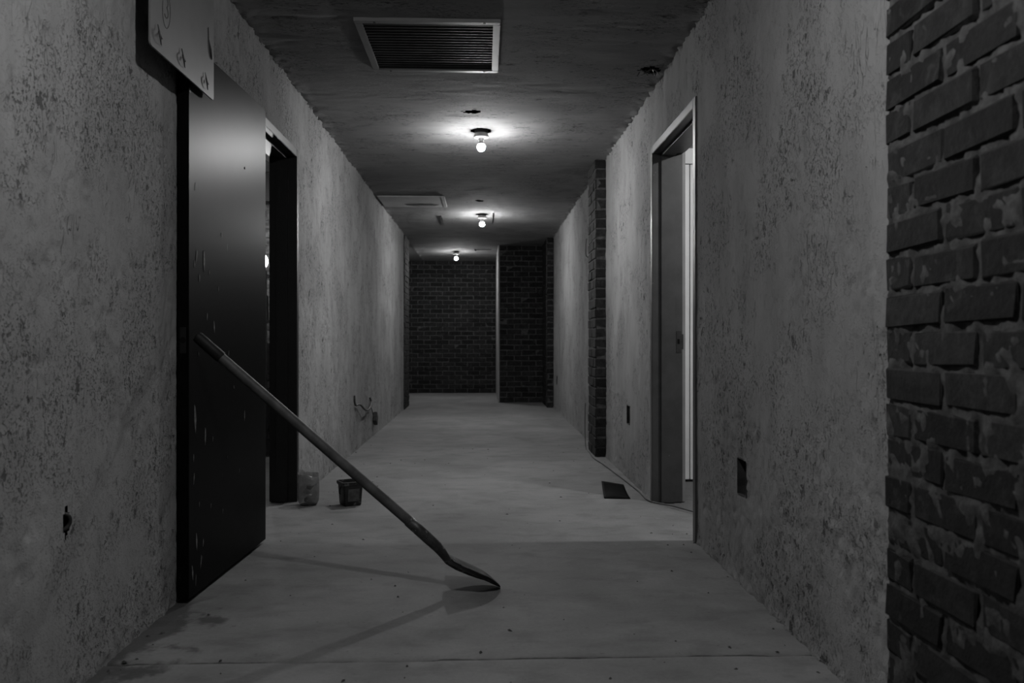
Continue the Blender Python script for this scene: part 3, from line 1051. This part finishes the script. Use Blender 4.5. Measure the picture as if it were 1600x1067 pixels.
# curl of wire by the slim pilaster
o = MB().tube(smooth_path([(XR - .004, 7.62, 1.98), (1.02, 7.60, 1.86), (0.985, 7.52, 1.80), (0.955, 7.44, 1.83), (0.950, 7.36, 1.95)]), 0.0035, 6) \
    .build('wire_loop', M['wire'], None, True)
tag(o, 'thin wire loop hanging behind the slim brick pilaster', 'wire')

# ---- recessed wall boxes -------------------------------------------------------------------------------
names = ['empty recessed socket box low on the plaster wall nearest the viewer',
         'empty recessed socket box between the grey frame and slim pilaster',
         'empty recessed socket box at the far end of the plaster wall']
for (y0, y1, z0, z1), lb_ in zip(WALL_BOXES, names):
    e = empty('socket_box', (XR, (y0 + y1) / 2, (z0 + z1) / 2))
    tag(e, lb_, 'socket box', 'empty socket boxes in the right wall')
    w, h = (y1 - y0) / 2, (z1 - z0) / 2
    MB().box(0.050, 0.053, -w, w, -h, h).build('back_plate', M['boxsteel'], e)
    MB().box(-0.002, 0.052, -w - .003, -w, -h, h).box(-0.002, 0.052, w, w + .003, -h, h) \
        .box(-0.002, 0.052, -w, w, -h - .003, -h).box(-0.002, 0.052, -w, w, h, h + .003).build('side_plate', M['boxsteel'], e)
e = empty('conduit_end', (XL, 2.285, 0.49))
tag(e, 'ragged conduit end poking out of a hole in the plaster', 'conduit')
MB().box(-0.06, -0.055, -0.08, 0.08, -0.1, 0.1).build('back_plate', M['black'], e)
MB().tube(smooth_path([(-0.05, 0.0, -0.026), (-0.012, 0.004, -0.022), (0.003, 0.011, -0.006), (0.004, 0.011, 0.012), (-0.006, 0.004, 0.024), (-0.04, -0.004, 0.024)]), 0.0055, 10) \
    .build('conduit', M['boxsteel'], e, True)

# ---- ceiling bits ------------------------------------------------------------------------------------------
rr = random.Random(12)
e = empty('torn_lath', (0.965, 4.585, ZC))
tag(e, 'torn strands hanging in the ragged ceiling hole by the plaster wall', 'lath')
for k in range(9):
    x = rr.uniform(-.055, .06); y = rr.uniform(-.05, .04)
    MB().tube([(x, y, 0.03), (x + rr.uniform(-.02, .02), y + rr.uniform(-.01, .02), 0.002), (x + rr.uniform(-.04, .04), y + rr.uniform(-.02, .02), -0.020 - rr.random() * .02)],
              [0.004, 0.0035, 0.0015], 6).build('strand', M['wire'], e)
o = MB().tube(smooth_path([(-0.15, 13.6, ZC + .02), (-0.15, 13.6, ZC - .02), (-0.10, 13.58, ZC - .012), (0.02, 13.6, ZC - .010), (0.13, 13.6, ZC - .008)]),
              [.012] * 9 + [.012] * 4 + [.005] * 20, 8)
o = o.build('ceiling_wire', M['wire'], None, True)
tag(o, 'wire stub on the ceiling beside the smallest bulb', 'wire')
for (x, y0, y1, lb_) in ((-0.545, 10.0, 10.75, 'dark slot in the ceiling between the loose panel and brick'),
                         (0.115, 9.75, 10.5, 'thin dark strip for a scratch on the ceiling beside the middle bulb')):
    w = 0.012 if x < 0 else 0.005
    o = MB().box(x - w, x + w, y0, y1, ZC - 0.012, ZC + 0.004).build('ceiling_scratch', M['frame_dark'], None, bevel=0.002)  # thin dark strip standing in for a ceiling scratch line
    tag(o, lb_.replace('slot', 'batten'), 'batten')

# ---- store room contents seen through the gap -----------------------------------------------------------------
sh = empty('shelving_unit', (-2.06, 7.0, 0))
tag(sh, 'perforated steel shelving in the store room past the dark door', 'shelving')
for px_, py in ((0.145, 0.0), (-0.75, 0.0), (0.145, 0.42), (-0.75, 0.42)):
    mb = MB()
    mb.box(px_ - .022, px_ - .012, py - .002, py + .002, 0, 1.62).box(px_ + .008, px_ + .018, py - .002, py + .002, 0, 1.62)
    for k in range(40):
        mb.box(px_ - .013, px_ + .009, py - .002, py + .002, k * .04, k * .04 + .016)
    mb.box(px_ + .018, px_ + .020, py, py + .035, 0, 1.62)
    mb.build('post', M['shelf'], sh)
for z in (0.22, 0.72, 1.17, 1.58):
    MB().box(-0.77, 0.122, 0.004, 0.416, z, z + .025).build('shelf', M['shelf'], sh)
for i, (x, z, w, h, lb_) in enumerate(((-0.12, 0.245, .22, .30, 'dark carton on the lowest shelf of the store room'),
                                      (-0.10, 0.745, .21, .24, 'dark carton on the second shelf of the store room'),
                                      (-0.15, 1.195, .24, .22, 'dark carton on the third shelf of the store room'))):
    e = empty('carton', (-2.06 + x, 7.2, z))
    tag(e, lb_, 'carton', 'cartons on the store room shelves')
    MB().box(-w, w, -.17, .17, 0.001, h).build('box_body', M['carton'], e, bevel=.003)
    MB().box(-w, w, -.02, .02, h, h + .002).build('tape', M['label'], e)
wl_ = empty('work_lamp', (-1.955, 7.12, 1.6065))
tag(wl_, 'bright reflector work lamp standing on the store room shelving', 'work lamp')
MB().lathe([(0, 0), (0.04, 0), (0.04, .006), (.008, .012), (.008, .05), (0, .05)], 16).build('base', M['wire'], wl_)
sh_ = MB().lathe([(0.022, 0.0), (0.03, -.02), (0.075, -.095), (0.077, -.095), (0.033, -.02), (0.024, 0.0)], 24).build('reflector', M['white'], wl_, True)
sh_.location = (0, 0, 0.13); sh_.rotation_euler = (math.radians(-70), 0, 0)
lb_o = MB().lathe([(0, -.075)] + [(0.022 * math.cos(math.radians(a)), -.053 + .022 * math.sin(math.radians(a))) for a in range(-75, 80, 15)] + [(0.012, -.03), (0.012, -.01)], 16) \
    .build('bulb', glow('work_glow', GLOW_WORK), wl_, True)
lb_o.location = (0, 0, 0.13); lb_o.rotation_euler = (math.radians(-70), 0, 0)
bt = MB().box(-1.80, -1.70, 5.6, 7.4, 2.50, 2.56).box(-1.76, -1.74, 5.8, 5.82, 2.56, 2.70).box(-1.76, -1.74, 7.1, 7.12, 2.56, 2.70).build('cable_tray', M['white'], None, bevel=.003)
tag(bt, 'white tray hung from the store room ceiling past the dark door', 'tray')

# ---- grit on the floor -----------------------------------------------------------------------------------------
mb = MB(); rr = random.Random(99)
for k in range(170):
    y = 2.0 + rr.random() ** 1.6 * 6.0
    x = rr.uniform(XL + .08, XR - .08)
    if k % 4 == 0: x = rr.choice((XL + .05, XR - .05)) + rr.uniform(-.03, .05)
    if XL < x < -1.03 and 2.9 < y < 4.1: continue
    if 0.72 < x < 1.0 and 4.95 < y < 5.5: continue
    s = rr.uniform(0.002, 0.0065)
    a = rr.random() * 6.28
    ca, sa = math.cos(a), math.sin(a); el = rr.uniform(1, 2.2)
    pv = [(el * s, 0, 0), (0, s, 0), (-el * s, 0, 0), (0, -s, 0), (0.2 * s, 0.1 * s, s * 0.9)]
    mb.add([(x + p[0] * ca - p[1] * sa, y + p[0] * sa + p[1] * ca, p[2] + 0.0005) for p in pv], [(0, 1, 4), (1, 2, 4), (2, 3, 4), (3, 0, 4), (3, 2, 1, 0)])
gt = mb.build('floor_debris', M['grit'])
tag(gt, 'scattered crumbs of dark grit on the concrete floor', 'grit', None, 'stuff')
